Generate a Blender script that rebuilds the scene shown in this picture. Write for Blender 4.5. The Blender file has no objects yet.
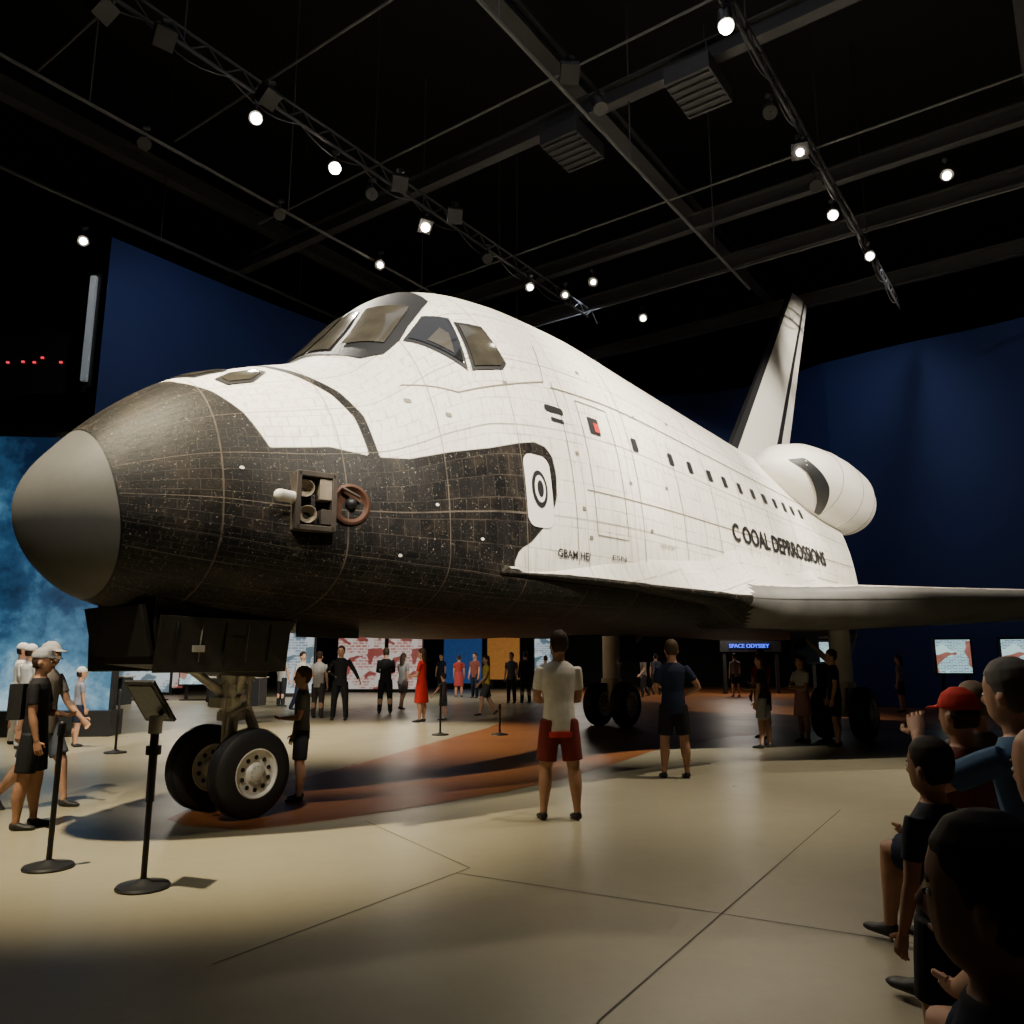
import bpy, bmesh, math, random, numpy as np
from mathutils import Vector, Matrix, Euler
from mathutils.geometry import delaunay_2d_cdt
random.seed(7)
COL=bpy.context.scene.collection
# ------------------------------------------------------------------ materials
def newmat(name):
    m=bpy.data.materials.new(name); m.use_nodes=True
    nt=m.node_tree; b=nt.nodes['Principled BSDF']; return m,nt,b
def mat(name,col,rough=.6,metal=0,emis=None,es=0,noise=0,nscale=8,spec=.5):
    m,nt,b=newmat(name)
    b.inputs['Base Color'].default_value=(*col,1); b.inputs['Roughness'].default_value=rough
    b.inputs['Metallic'].default_value=metal; b.inputs['Specular IOR Level'].default_value=spec
    if emis: b.inputs['Emission Color'].default_value=(*emis,1); b.inputs['Emission Strength'].default_value=es
    if noise:
        tc=nt.nodes.new('ShaderNodeTexCoord'); n=nt.nodes.new('ShaderNodeTexNoise'); n.inputs['Scale'].default_value=nscale; n.inputs['Detail'].default_value=5
        nt.links.new(tc.outputs['Object'],n.inputs['Vector'])
        mx=nt.nodes.new('ShaderNodeMix'); mx.data_type='RGBA'
        mx.inputs['A'].default_value=(*[c*(1-noise) for c in col],1); mx.inputs['B'].default_value=(*[min(1,c*(1+noise)) for c in col],1)
        nt.links.new(n.outputs['Fac'],mx.inputs['Factor']); nt.links.new(mx.outputs['Result'],b.inputs['Base Color'])
    return m
_mc={}
def cm(col,rough=.8):
    k=(tuple(col),rough)
    if k not in _mc: _mc[k]=mat('fabric_%d'%len(_mc),col,rough,noise=.25,nscale=14,spec=.25)
    return _mc[k]
M_dark=mat('dark_metal',(.02,.02,.022),.45,.3,noise=.2)
M_black=mat('black_paint',(.012,.012,.013),.5)
M_metal=mat('gear_metal',(.50,.47,.41),.4,.35,noise=.35,nscale=12)
M_white=mat('gear_white',(.72,.69,.62),.45,noise=.15)
M_rubber=mat('tire_rubber',(.015,.015,.016),.6,noise=.3)
M_rust=mat('burnt_metal',(.085,.036,.02),.6,.3,noise=.5)
M_glass=mat('window_glass',(.012,.013,.014),.06,0,spec=.9)
M_frontglass=mat('windshield_glass',(.050,.045,.034),.09,0,spec=.9,noise=.6,nscale=4)
M_red=mat('red_mark',(.45,.03,.02),.5)
M_lamp=mat('lamp_lens',(1,1,1),.3,emis=(1,.88,.68),es=60)
M_deckwhite=mat('tile_white',(.80,.77,.70),.5,noise=.05)
# ------------------------------------------------------------------ mesh helpers
class MB:
    def __init__(s): s.v=[];s.f=[];s.m=[];s.mats=[]
    def mi(s,m):
        if m not in s.mats: s.mats.append(m)
        return s.mats.index(m)
    def add(s,V,Fc,m):
        o=len(s.v); s.v+= [tuple(v) for v in V]; i=s.mi(m)
        for f in Fc: s.f.append(tuple(a+o for a in f)); s.m.append(i)
    def box(s,c,size,m,rot=None):
        V=[Vector((x*size[0]/2,y*size[1]/2,z*size[2]/2)) for x in(-1,1) for y in(-1,1) for z in(-1,1)]
        if rot is not None: V=[rot@v for v in V]
        V=[v+Vector(c) for v in V]
        s.add(V,[(0,1,3,2),(4,6,7,5),(0,4,5,1),(2,3,7,6),(0,2,6,4),(1,5,7,3)],m)
    def tube(s,path,m,seg=12,side=None,cap=True):
        V,Fc=tube(path,seg,side,cap); s.add(V,Fc,m)
    def cyl(s,a,b,r,m,seg=16,r2=None): s.tube([(Vector(a),r,r),(Vector(b),r2 or r,r2 or r)],m,seg)
    def ball(s,c,r,m,seg=12,sc=(1,1,1)):
        V=[];Fc=[];n=seg//2
        for i in range(n+1):
            a=math.pi*i/n
            for j in range(seg):
                t=2*math.pi*j/seg; V.append((c[0]+r*sc[0]*math.sin(a)*math.cos(t),c[1]+r*sc[1]*math.sin(a)*math.sin(t),c[2]+r*sc[2]*math.cos(a)))
        for i in range(n):
            for j in range(seg): Fc.append((i*seg+j,(i+1)*seg+j,(i+1)*seg+(j+1)%seg,i*seg+(j+1)%seg))
        s.add(V,Fc,m)
    def lathe(s,c,ax,prof,m,seg=40):
        ax=Vector(ax).normalized(); u=ax.orthogonal().normalized(); w=ax.cross(u); V=[];Fc=[];n=len(prof)
        for (d,r) in prof:
            for j in range(seg):
                t=2*math.pi*j/seg; V.append(Vector(c)+ax*d+(u*math.cos(t)+w*math.sin(t))*r)
        for i in range(n-1):
            for j in range(seg): Fc.append((i*seg+j,i*seg+(j+1)%seg,(i+1)*seg+(j+1)%seg,(i+1)*seg+j))
        s.add(V,Fc,m)
    def obj(s,name,parent=None,smooth=True,bevel=0,loc=None,rotz=0):
        me=bpy.data.meshes.new(name); me.from_pydata(s.v,[],s.f)
        for m in s.mats: me.materials.append(m)
        me.polygons.foreach_set('material_index',s.m)
        bm=bmesh.new(); bm.from_mesh(me); bmesh.ops.recalc_face_normals(bm,faces=bm.faces); bm.to_mesh(me); bm.free()
        if smooth:
            me.polygons.foreach_set('use_smooth',[True]*len(me.polygons)); me.set_sharp_from_angle(angle=math.radians(40))
        ob=bpy.data.objects.new(name,me); COL.objects.link(ob)
        if bevel:
            b=ob.modifiers.new('b','BEVEL'); b.width=bevel; b.segments=2; b.limit_method='ANGLE'
        if loc: ob.location=loc
        ob.rotation_euler.z=rotz
        if parent: ob.parent=parent
        return ob
def tube(path,seg=12,side=None,cap=True):
    V=[];Fc=[];n=len(path); P_=[Vector(p[0]) for p in path]
    sd=Vector(side) if side is not None else None; prev=None
    for i in range(n):
        d=(P_[min(i+1,n-1)]-P_[max(i-1,0)])
        d=d.normalized() if d.length>1e-9 else Vector((0,0,1))
        ref=sd if sd is not None else prev
        if ref is None: ref=d.orthogonal()
        u=ref-d*ref.dot(d)
        if u.length<1e-4: u=d.orthogonal()
        u.normalize(); w=d.cross(u); prev=u
        for j in range(seg):
            t=2*math.pi*j/seg; V.append(P_[i]+u*path[i][1]*math.cos(t)+w*path[i][2]*math.sin(t))
    for i in range(n-1):
        for j in range(seg): Fc.append((i*seg+j,i*seg+(j+1)%seg,(i+1)*seg+(j+1)%seg,(i+1)*seg+j))
    if cap: Fc.append(tuple(range(seg-1,-1,-1))); Fc.append(tuple((n-1)*seg+j for j in range(seg)))
    return V,Fc
def empty(name,loc=(0,0,0),rotz=0):
    e=bpy.data.objects.new(name,None); COL.objects.link(e); e.location=loc; e.rotation_euler.z=rotz; e.empty_display_size=.2; return e
# ------------------------------------------------------------------ shuttle hull definition
N=Vector((-4.1,6.8,0)); ANG=math.atan2(.783,.622)
S0=.17; SEND=16.2
T=[(-.17,0,2.82,2.82,2.82,2,2),(-.05,.38,2.44,2.82,3.19,2,2),(.1,.56,2.26,2.8,3.39,2,2),(.45,.82,2.04,2.75,3.78,2,2),(1,1.15,1.93,2.7,4.22,2,2.1),
(1.85,1.5,1.86,2.62,4.60,2,2.2),(2.5,1.75,1.82,2.6,4.86,2.05,2.3),(2.9,1.88,1.8,2.58,5.26,2.05,2.35),(3.35,1.98,1.79,2.57,5.78,2.05,2.4),(3.9,2.08,1.78,2.55,6.2,2.1,2.5),
(4.55,2.18,1.77,2.53,6.38,2.15,2.5),(5.4,2.26,1.78,2.52,6.46,2.2,2.5),(6.3,2.32,1.82,2.5,6.46,2.25,2.5),(8,2.35,1.89,2.5,6.36,2.25,2.5),(10,2.35,1.95,2.5,6.25,2.25,2.5),(12,2.35,1.97,2.5,6.14,2.25,2.5),(16.2,2.35,1.98,2.5,5.92,2.25,2.5)]
T=np.array(T); Q=np.sqrt(T[:,0]+S0)
def pchip(x,y):
    h=np.diff(x); d=np.diff(y)/h; m=np.zeros(len(x)); m[0]=d[0]; m[-1]=d[-1]
    for i in range(1,len(x)-1):
        if d[i-1]*d[i]>0:
            w1=2*h[i]+h[i-1]; w2=h[i]+2*h[i-1]; m[i]=(w1+w2)/(w1/d[i-1]+w2/d[i])
    def f(v):
        i=int(min(max(np.searchsorted(x,v)-1,0),len(x)-2)); t=(v-x[i])/h[i]
        return y[i]*(1+2*t)*(1-t)**2+m[i]*h[i]*t*(1-t)**2+y[i+1]*t*t*(3-2*t)+m[i+1]*h[i]*t*t*(t-1)
    return f
FN=[pchip(Q,T[:,k]) for k in range(1,7)]
def sec(s):
    q=math.sqrt(max(s+S0,0)); return [f(q) for f in FN]
def surf(s,ph,off=0):
    def P0(s,ph):
        w,zb,zc,zt,nu,nl=sec(s); c,sn=math.cos(ph),math.sin(ph); n=nu if sn>=0 else nl; h=(zt-zc) if sn>=0 else (zc-zb)
        r=(abs(c/w)**n+abs(sn/h)**n)**(-1/n)
        return Vector((s,-r*c,zc+r*sn))
    p=P0(s,ph)
    if off:
        a=P0(s+.02,ph)-P0(s-.02,ph); b=P0(s,ph+.01)-P0(s,ph-.01)
        n=a.cross(b).normalized(); cz=sec(s)[2]
        if n.dot(p-Vector((s,0,cz)))<0: n=-n
        p=p+n*off
    return p
def side_o(s,z):
    w,zb,zc,zt,nu,nl=sec(s)
    if z>=zc: return w*max(0,1-((z-zc)/(zt-zc))**nu)**(1/nu)
    return w*max(0,1-((zc-z)/(zc-zb))**nl)**(1/nl)
def phi(s,o,z): return math.atan2(z-sec(s)[2],o)
RR=2.0
def decal(mb,pts,m,off=.012,step=.07,mode='soz'):
    # pts: (s,o,z) polygon on the hull; filled, and laid on the skin
    if mode=='so': pts=[(s,o,top_z(s,o)) for s,o in pts]
    if mode=='sz': pts=[(s,side_o(s,z),z) for s,z in pts]
    P2=[(s,phi(s,o,z)*RR) for s,o,z in pts]; B=[]
    for i in range(len(P2)):
        a=P2[i];b=P2[(i+1)%len(P2)]; n=max(1,int(math.dist(a,b)/step))
        for k in range(n): B.append(Vector((a[0]+(b[0]-a[0])*k/n,a[1]+(b[1]-a[1])*k/n)))
    xs=[p.x for p in B]; ys=[p.y for p in B]; G=[]
    def inside(x,y):
        c=False
        for i in range(len(P2)):
            x1,y1=P2[i];x2,y2=P2[i-1]
            if (y1>y)!=(y2>y) and x<(x2-x1)*(y-y1)/(y2-y1)+x1: c=not c
        return c
    x=min(xs)+step/2
    while x<max(xs):
        y=min(ys)+step/2
        while y<max(ys):
            if inside(x,y): G.append(Vector((x,y)))
            y+=step
        x+=step
    r=delaunay_2d_cdt(B+G,[],[list(range(len(B)))],1,1e-5)
    V=[surf(v[0],v[1]/RR,off) for v in r[0]]
    mb.add(V,[tuple(f) for f in r[2]],m)
def top_z(s,o):
    w,zb,zc,zt,nu,nl=sec(s); return zc+(zt-zc)*max(0,1-(abs(o)/w)**nu)**(1/nu)
def rrect(cx,cy,w,h,r,n=5):
    L=[]
    for (sx,sy,a0) in((1,1,0),(-1,1,90),(-1,-1,180),(1,-1,270)):
        for k in range(n+1):
            a=math.radians(a0+90*k/n); L.append((cx+sx*(w/2-r)+r*math.cos(a),cy+sy*(h/2-r)+r*math.sin(a)))
    return L
def ell(cx,cy,rx,ry,n=28): return [(cx+rx*math.cos(2*math.pi*k/n),cy+ry*math.sin(2*math.pi*k/n)) for k in range(n)]
def strip(mb,line,wd,m,off=.01,mode='sz'):
    if mode=='sz': L=[Vector((s,phi(s,side_o(s,z),z)*RR)) for s,z in line]
    else: L=[Vector((s,phi(s,o,z)*RR)) for s,o,z in line]
    D=[]
    for i in range(len(L)-1):
        n=max(1,int((L[i+1]-L[i]).length/.12))
        for k in range(n): D.append(L[i].lerp(L[i+1],k/n))
    D.append(L[-1]); V=[];Fc=[]
    for i,p in enumerate(D):
        t=(D[min(i+1,len(D)-1)]-D[max(i-1,0)]).normalized(); nn=Vector((-t.y,t.x))*wd/2
        V+= [surf((p+nn).x,(p+nn).y/RR,off),surf((p-nn).x,(p-nn).y/RR,off)]
    for i in range(len(D)-1): Fc.append((2*i,2*i+1,2*i+3,2*i+2))
    mb.add(V,Fc,m)
# hull material
def brick(nt,uv,w,h,mort,off=.5):
    b=nt.nodes.new('ShaderNodeTexBrick'); b.offset=off; b.inputs['Scale'].default_value=1; b.inputs['Brick Width'].default_value=w; b.inputs['Row Height'].default_value=h
    b.inputs['Mortar Size'].default_value=mort; b.inputs['Mortar Smooth'].default_value=.2; b.inputs['Bias'].default_value=0
    b.inputs['Color1'].default_value=(1,1,1,1); b.inputs['Color2'].default_value=(0,0,0,1); b.inputs['Mortar'].default_value=(.5,.5,.5,1)
    nt.links.new(uv,b.inputs['Vector']); return b
def mixc(nt,fac,a,b):
    m=nt.nodes.new('ShaderNodeMix'); m.data_type='RGBA'
    for k,v in(('A',a),('B',b)):
        if isinstance(v,tuple): m.inputs[k].default_value=(*v,1)
        else: nt.links.new(v,m.inputs[k])
    if isinstance(fac,(int,float)): m.inputs['Factor'].default_value=fac
    else: nt.links.new(fac,m.inputs['Factor'])
    return m.outputs['Result']
def math_(nt,op,a,b=0):
    m=nt.nodes.new('ShaderNodeMath'); m.operation=op
    for i,v in enumerate((a,b)):
        if isinstance(v,(int,float)): m.inputs[i].default_value=v
        else: nt.links.new(v,m.inputs[i])
    return m.outputs[0]
def noise(nt,vec,sc,det=5,rough=.6):
    n=nt.nodes.new('ShaderNodeTexNoise'); n.inputs['Scale'].default_value=sc; n.inputs['Detail'].default_value=det; n.inputs['Roughness'].default_value=rough
    nt.links.new(vec,n.inputs['Vector']); return n.outputs['Fac']
def maprange(nt,v,a,b,c=0,d=1):
    m=nt.nodes.new('ShaderNodeMapRange'); nt.links.new(v,m.inputs[0])
    for i,x in enumerate((a,b,c,d)): m.inputs[i+1].default_value=x
    return m.outputs[0]
def mapping(nt,vec,sc):
    mp=nt.nodes.new('ShaderNodeMapping'); mp.inputs['Scale'].default_value=sc; nt.links.new(vec,mp.inputs[0]); return mp.outputs[0]
def hull_mat():
    m,nt,b=newmat('shuttle_tiles'); uvn=nt.nodes.new('ShaderNodeUVMap'); uvn.uv_map='panel'; uv=uvn.outputs[0]; tc=nt.nodes.new('ShaderNodeTexCoord'); ob=tc.outputs['Object']
    small=brick(nt,uv,.16,.16,.005); big=brick(nt,uv,1.05,.66,.008,.0); mid=brick(nt,uv,.48,.32,.006)
    nA=noise(nt,ob,1.1); nB=noise(nt,ob,13,6,.7); nC=noise(nt,ob,42,4,.75); nD=noise(nt,ob,2.6,6,.7); nE=noise(nt,ob,.9,4,.6); nF=noise(nt,ob,6,7,.75)
    nS=noise(nt,mapping(nt,ob,(14,14,1.2)),1.5,5); nL=noise(nt,mapping(nt,uv,(1.2,22,1)),2.0,5,.7); nV=noise(nt,mapping(nt,uv,(26,1.6,1)),2.0,5,.7)
    def sepc(x):
        t=nt.nodes.new('ShaderNodeSeparateColor'); nt.links.new(x,t.inputs[0]); return t.outputs[0]
    tv=sepc(small.outputs['Color']); mv=sepc(mid.outputs['Color'])
    # white tiles
    w=mixc(nt,maprange(nt,nA,.35,.7),(.88,.85,.77),(.77,.73,.64))
    w=mixc(nt,math_(nt,'MULTIPLY',mv,.08),w,(.6,.56,.48))
    w=mixc(nt,math_(nt,'MULTIPLY',maprange(nt,nS,.52,.76),.6),w,(.36,.29,.20))
    w=mixc(nt,math_(nt,'MULTIPLY',maprange(nt,nC,.65,.71),.65),w,(.16,.13,.10))
    w=mixc(nt,math_(nt,'MULTIPLY',maprange(nt,nF,.60,.72),.4),w,(.38,.31,.22))
    w=mixc(nt,math_(nt,'MULTIPLY',maprange(nt,nL,.62,.71),.4),w,(.30,.25,.18))
    w=mixc(nt,math_(nt,'MULTIPLY',math_(nt,'MULTIPLY',small.outputs['Fac'],maprange(nt,nD,.42,.62)),.6),w,(.25,.22,.17))
    w=mixc(nt,math_(nt,'MULTIPLY',math_(nt,'MULTIPLY',big.outputs['Fac'],maprange(nt,nE,.3,.6,.4,1)),.7),w,(.14,.12,.09))
    # black tiles
    k=mixc(nt,tv,(.0045,.0043,.0045),(.014,.013,.0125))
    k=mixc(nt,math_(nt,'MULTIPLY',mv,.4),k,(.006,.0055,.0055))
    k=mixc(nt,math_(nt,'MULTIPLY',maprange(nt,nD,.50,.78),.75),k,(.050,.038,.028))
    k=mixc(nt,math_(nt,'MULTIPLY',maprange(nt,nV,.60,.73),.55),k,(.085,.068,.052))
    k=mixc(nt,math_(nt,'MULTIPLY',maprange(nt,nL,.60,.72),.45),k,(.085,.07,.055))
    k=mixc(nt,math_(nt,'MULTIPLY',maprange(nt,nF,.60,.68),.5),k,(.070,.054,.040))
    k=mixc(nt,math_(nt,'MULTIPLY',maprange(nt,nC,.62,.68),.8),k,(.38,.33,.26))
    k=mixc(nt,math_(nt,'MULTIPLY',math_(nt,'MULTIPLY',small.outputs['Fac'],maprange(nt,nD,.30,.60)),.65),k,(.075,.063,.050))
    k=mixc(nt,math_(nt,'MULTIPLY',math_(nt,'MULTIPLY',big.outputs['Fac'],maprange(nt,nD,.30,.55,.3,1)),.6),k,(.17,.14,.11))
    cap=mixc(nt,nB,(.085,.084,.080),(.112,.110,.104))
    a1=nt.nodes.new('ShaderNodeAttribute'); a1.attribute_name='blk'; a2=nt.nodes.new('ShaderNodeAttribute'); a2.attribute_name='cap'
    isb=maprange(nt,a1.outputs['Fac'],-.006,.006); iscap=maprange(nt,a2.outputs['Fac'],0,.005,1,0)
    c=mixc(nt,isb,w,k)
    c=mixc(nt,maprange(nt,a2.outputs['Fac'],-.016,-.01),c,(.005,.005,.005)); c=mixc(nt,maprange(nt,a2.outputs['Fac'],.0,.005),c,cap)
    nt.links.new(c,b.inputs['Base Color'])
    b.inputs['Roughness'].default_value=.5
    nt.links.new(maprange(nt,isb,0,1,.4,.2),b.inputs['Specular IOR Level'])
    bp=nt.nodes.new('ShaderNodeBump'); bp.inputs['Strength'].default_value=.7; bp.inputs['Distance'].default_value=.009; bp.invert=True
    hh=math_(nt,'ADD',math_(nt,'ADD',small.outputs['Fac'],big.outputs['Fac']),math_(nt,'MULTIPLY',nB,.8)); 
    nt.links.new(math_(nt,'MULTIPLY',hh,iscap),bp.inputs['Height']); nt.links.new(bp.outputs[0],b.inputs['Normal'])
    return m
M_hull=hull_mat()
def finish_attr(ob,blk,cap,uvs):
    me=ob.data
    for nm,arr in(('blk',blk),('cap',cap)):
        a=me.attributes.new(nm,'FLOAT','POINT'); a.data.foreach_set('value',np.asarray(arr,dtype=np.float32))
    ul=me.uv_layers.new(name='panel'); li=np.empty(len(me.loops),dtype=np.int32); me.loops.foreach_get('vertex_index',li)
    ul.data.foreach_set('uv',np.asarray(uvs,dtype=np.float32)[li].ravel())
SH=empty('space_shuttle',N,ANG)
# --- fuselage
qs=np.concatenate([np.linspace(0,math.sqrt(5.6+S0),300),np.sqrt(np.linspace(5.65+S0,SEND+S0,90))]); MM=256
V=[];UV=[]
for q in qs:
    s=q*q-S0; w,zb,zc,zt,nu,nl=sec(s)
    for j in range(MM+1):
        th=-math.pi/2+2*math.pi*j/MM; c,sn=math.cos(th),math.sin(th); n=nu if sn>=0 else nl
        o=w*math.copysign(abs(c)**(2/n),c); z=zc+((zt-zc) if sn>=0 else (zc-zb))*math.copysign(abs(sn)**(2/n),sn)
        V.append((s,-o,z)); UV.append([s,(th-math.pi/2)*2.3])
M1=MM+1
Fc=[(i*M1+j,(i+1)*M1+j,(i+1)*M1+j+1,i*M1+j+1) for i in range(len(qs)-1) for j in range(MM)]
Fc.append(tuple((len(qs)-1)*M1+j for j in range(MM)))
me=bpy.data.meshes.new('fuselage'); me.from_pydata(V,[],Fc); me.materials.append(M_hull)
me.polygons.foreach_set('use_smooth',[True]*len(me.polygons)); me.polygons[-1].use_smooth=False
fus=bpy.data.objects.new('fuselage',me); COL.objects.link(fus); fus.parent=SH
VA=np.array(V)
BP=np.array([(-1,9),(.84,9),(.9,4.3),(.97,4.12),(1.14,4.01),(1.31,3.79),(1.46,3.44),(2.0,3.53),(2.4,3.48),(2.76,3.51),(3.23,3.66),(3.76,3.80),(4.2,3.94),(4.45,4.0),(4.62,3.97),(4.72,3.87),(4.75,3.64),(4.71,3.33),(4.56,3.07),(4.25,2.78),(4.10,2.70),(4.03,2.62),(4.0,2.52),(4.02,2.46),(4.71,2.43),(20,2.43),(20,-1),(-1,-1)])
def sdf(P2,poly):
    d=np.full(len(P2),1e9); ins=np.zeros(len(P2),bool)
    for i in range(len(poly)):
        a=poly[i];b=poly[(i+1)%len(poly)]; ab=b-a; t=np.clip(((P2-a)@ab)/(ab@ab),0,1); pr=a+t[:,None]*ab
        d=np.minimum(d,np.hypot(*(P2-pr).T))
        cond=(a[1]>P2[:,1])!=(b[1]>P2[:,1]); x=a[0]+(P2[:,1]-a[1])*(b[0]-a[0])/((b[1]-a[1]) if b[1]!=a[1] else 1e-9)
        ins^=cond&(P2[:,0]<x)
    return np.where(ins,d,-d)
blk=sdf(VA[:,[0,2]],BP)
SP=[np.array(p) for p in[(1.88,0,4.63),(1.93,.51,4.50),(2.08,.81,4.38),(2.25,1.13,4.2),(2.37,1.38,3.92),(2.41,1.58,3.49)]]
ds=np.full(len(VA),1e9); PA=VA.copy(); PA[:,1]=np.abs(PA[:,1])
for a,b in zip(SP[:-1],SP[1:]):
    ab=b-a; t=np.clip(((PA-a)@ab)/(ab@ab),0,1); ds=np.minimum(ds,np.linalg.norm(PA-(a+t[:,None]*ab),axis=1))
blk=np.maximum(blk,.055-ds)
cap=(.44-.22*(VA[:,2]-2.2)/1.3)-VA[:,0]
finish_attr(fus,blk,cap,UV)
# --- windows and markings
wb=MB()
frame=[(2.60,0),(2.62,.5),(2.74,.92),(2.94,1.08),(3.16,1.10),(3.34,1.04),(3.6,.97),(3.80,.90),(3.86,.6),(3.84,0)]
frame=frame+[(s,-o) for s,o in frame[::-1] if o>0]
decal(wb,frame,M_black,.012,mode='so')
for sg in(1,-1):
    decal(wb,[(2.68,.03*sg),(2.69,.44*sg),(3.30,.23*sg),(3.32,.03*sg)],M_frontglass,.026,.05,mode='so')
    decal(wb,[(2.78,.54*sg),(3.32,.32*sg),(3.54,.84*sg),(3.02,.99*sg)],M_frontglass,.026,.05,mode='so')
    s1=[(3.55,1.07,5.52),(3.80,1.22,5.50),(3.70,1.62,4.80),(3.21,1.15,5.10)]
    s2=[(3.87,1.30,5.45),(4.22,1.40,5.50),(4.31,1.69,5.02),(4.23,1.72,4.93),(3.80,1.65,4.80)]
    def grow(L,g):
        c=sum((Vector(p) for p in L),Vector())/len(L); return [tuple(c+(Vector(p)-c)*(1+g)) for p in L]
    for L in(s1,s2):
        decal(wb,[(a,b*sg,c) for a,b,c in grow(L,.10)],M_black,.012,.05)
        decal(wb,[(a,b*sg,c) for a,b,c in grow(L,-.07)],M_glass if L is s1 else M_frontglass,.024,.05)
    c_=[(3.62,1.22,5.22),(3.68,1.32,5.17),(3.62,1.48,4.90),(3.40,1.27,5.05)]
    decal(wb,[(a,b*sg,c) for a,b,c in c_],M_frontglass,.03,.05)
    decal(wb,[(1.02,.10*sg),(1.36,.04*sg),(1.5,.12*sg),(1.5,.36*sg),(1.12,.38*sg)],M_black,.012,.05,mode='so')
    decal(wb,[(1.07,.14*sg),(1.36,.09*sg),(1.46,.15*sg),(1.46,.32*sg),(1.14,.34*sg)],M_frontglass,.02,.05,mode='so')
    decal(wb,[(1.24,.54*sg),(1.45,.46*sg),(1.72,.47*sg),(1.78,.60*sg),(1.55,.73*sg),(1.30,.68*sg)],M_black,.012,.05,mode='so')
    decal(wb,[(1.30,.56*sg),(1.46,.50*sg),(1.69,.51*sg),(1.72,.60*sg),(1.54,.69*sg),(1.34,.65*sg)],M_frontglass,.02,.05,mode='so')
wb.obj('cockpit_windows',SH)
mk=MB(); M_mark=mat('marking_black',(.015,.015,.017),.5); M_line=mat('panel_line',(.20,.175,.14),.6)
decal(mk,rrect(4.42,3.40,.42,.86,.13),M_deckwhite,.010,mode='sz')
decal(mk,ell(4.42,3.42,.125,.22),M_mark,.018,.04,mode='sz'); decal(mk,ell(4.42,3.42,.085,.16),M_deckwhite,.024,.04,mode='sz'); decal(mk,ell(4.42,3.42,.05,.10),M_mark,.03,.03,mode='sz')
for s in(6.63,7.68,8.32,9.03,9.62,10.26,10.85,11.41,11.95,12.45,12.9,13.4): decal(mk,rrect(s,4.41,.15 if s<9 else .17,.19,.02,2),M_mark,.014,.1,mode='sz')
decal(mk,rrect(5.70,4.47,.22,.24,.02,2),M_mark,.012,.1,mode='sz'); decal(mk,rrect(5.74,4.45,.11,.13,.01,2),M_red,.02,.1,mode='sz')
decal(mk,rrect(4.93,4.52,.34,.09,.04),M_mark,.012,.05,mode='sz'); decal(mk,rrect(4.95,4.38,.24,.05,.02),M_mark,.012,.05,mode='sz')
def text(mb,body,s0,z0,h,length,m,bold=.02):
    cu=bpy.data.curves.new('t','FONT'); cu.body=body; cu.size=1; cu.offset=bold; cu.resolution_u=4
    to=bpy.data.objects.new('t',cu); COL.objects.link(to); bpy.context.view_layer.update()
    me=bpy.data.meshes.new_from_object(to.evaluated_get(bpy.context.evaluated_depsgraph_get())); vs=[v.co.copy() for v in me.vertices]
    x0=min(v.x for v in vs);x1=max(v.x for v in vs);y0=min(v.y for v in vs);y1=max(v.y for v in vs); V=[]
    for v in vs:
        s=s0+(v.x-x0)/(x1-x0)*length; z=z0+(v.y-y0)/(y1-y0)*h; V.append((s,-(side_o(s,z)+.018),z))
    mb.add(V,[tuple(p.vertices) for p in me.polygons],m); bpy.data.objects.remove(to)
text(mk,'C OOAL DEPRROSSIONS',9.4,3.38,.32,4.7,M_mark,.035)
text(mk,'GBAM HE/',4.66,2.66,.10,.6,M_mark,.02)
text(mk,'ESN',5.70,2.72,.06,.3,M_mark,.01); text(mk,'NO STEP',6.9,3.0,.05,.4,M_line,.01)
for L in([(5.05,2.6),(5.05,4.95)],[(5.44,3.0),(5.44,4.78),(6.1,4.78),(6.1,3.0),(5.44,3.0)],[(5.0,4.85),(16.1,4.62)],[(6.5,2.7),(6.5,6.0)],[(8.9,2.9),(8.9,5.9)],[(11.3,2.9),(11.3,5.8)],[(5.3,3.55),(16.1,3.55)],[(2.9,4.4),(3.5,4.42),(4.9,4.9),(5.05,5.5)],[(7.7,2.9),(7.7,4.7)],[(10.1,2.9),(10.1,4.7)],[(12.5,2.9),(12.5,4.6)]):
    strip(mk,L,.012,M_line,.008)
for s,z in((4.2,4.7),(3.3,4.1),(5.2,4.0),(5.2,3.3),(6.3,3.8),(6.9,4.9),(7.3,3.9),(2.9,4.2),(5.8,5.3),(8.1,5.1),(5.3,2.95),(6.7,3.2)): decal(mk,rrect(s,z,.07,.05,.01,1),M_line,.01,.1,mode='sz')
for s,z in((3.0,3.05),(3.55,2.75),(2.6,2.5),(1.2,3.2)): decal(mk,rrect(s,z,.04,.03,.01,1),M_deckwhite,.01,.1,mode='sz')
mk.obj('markings',SH)
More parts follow.
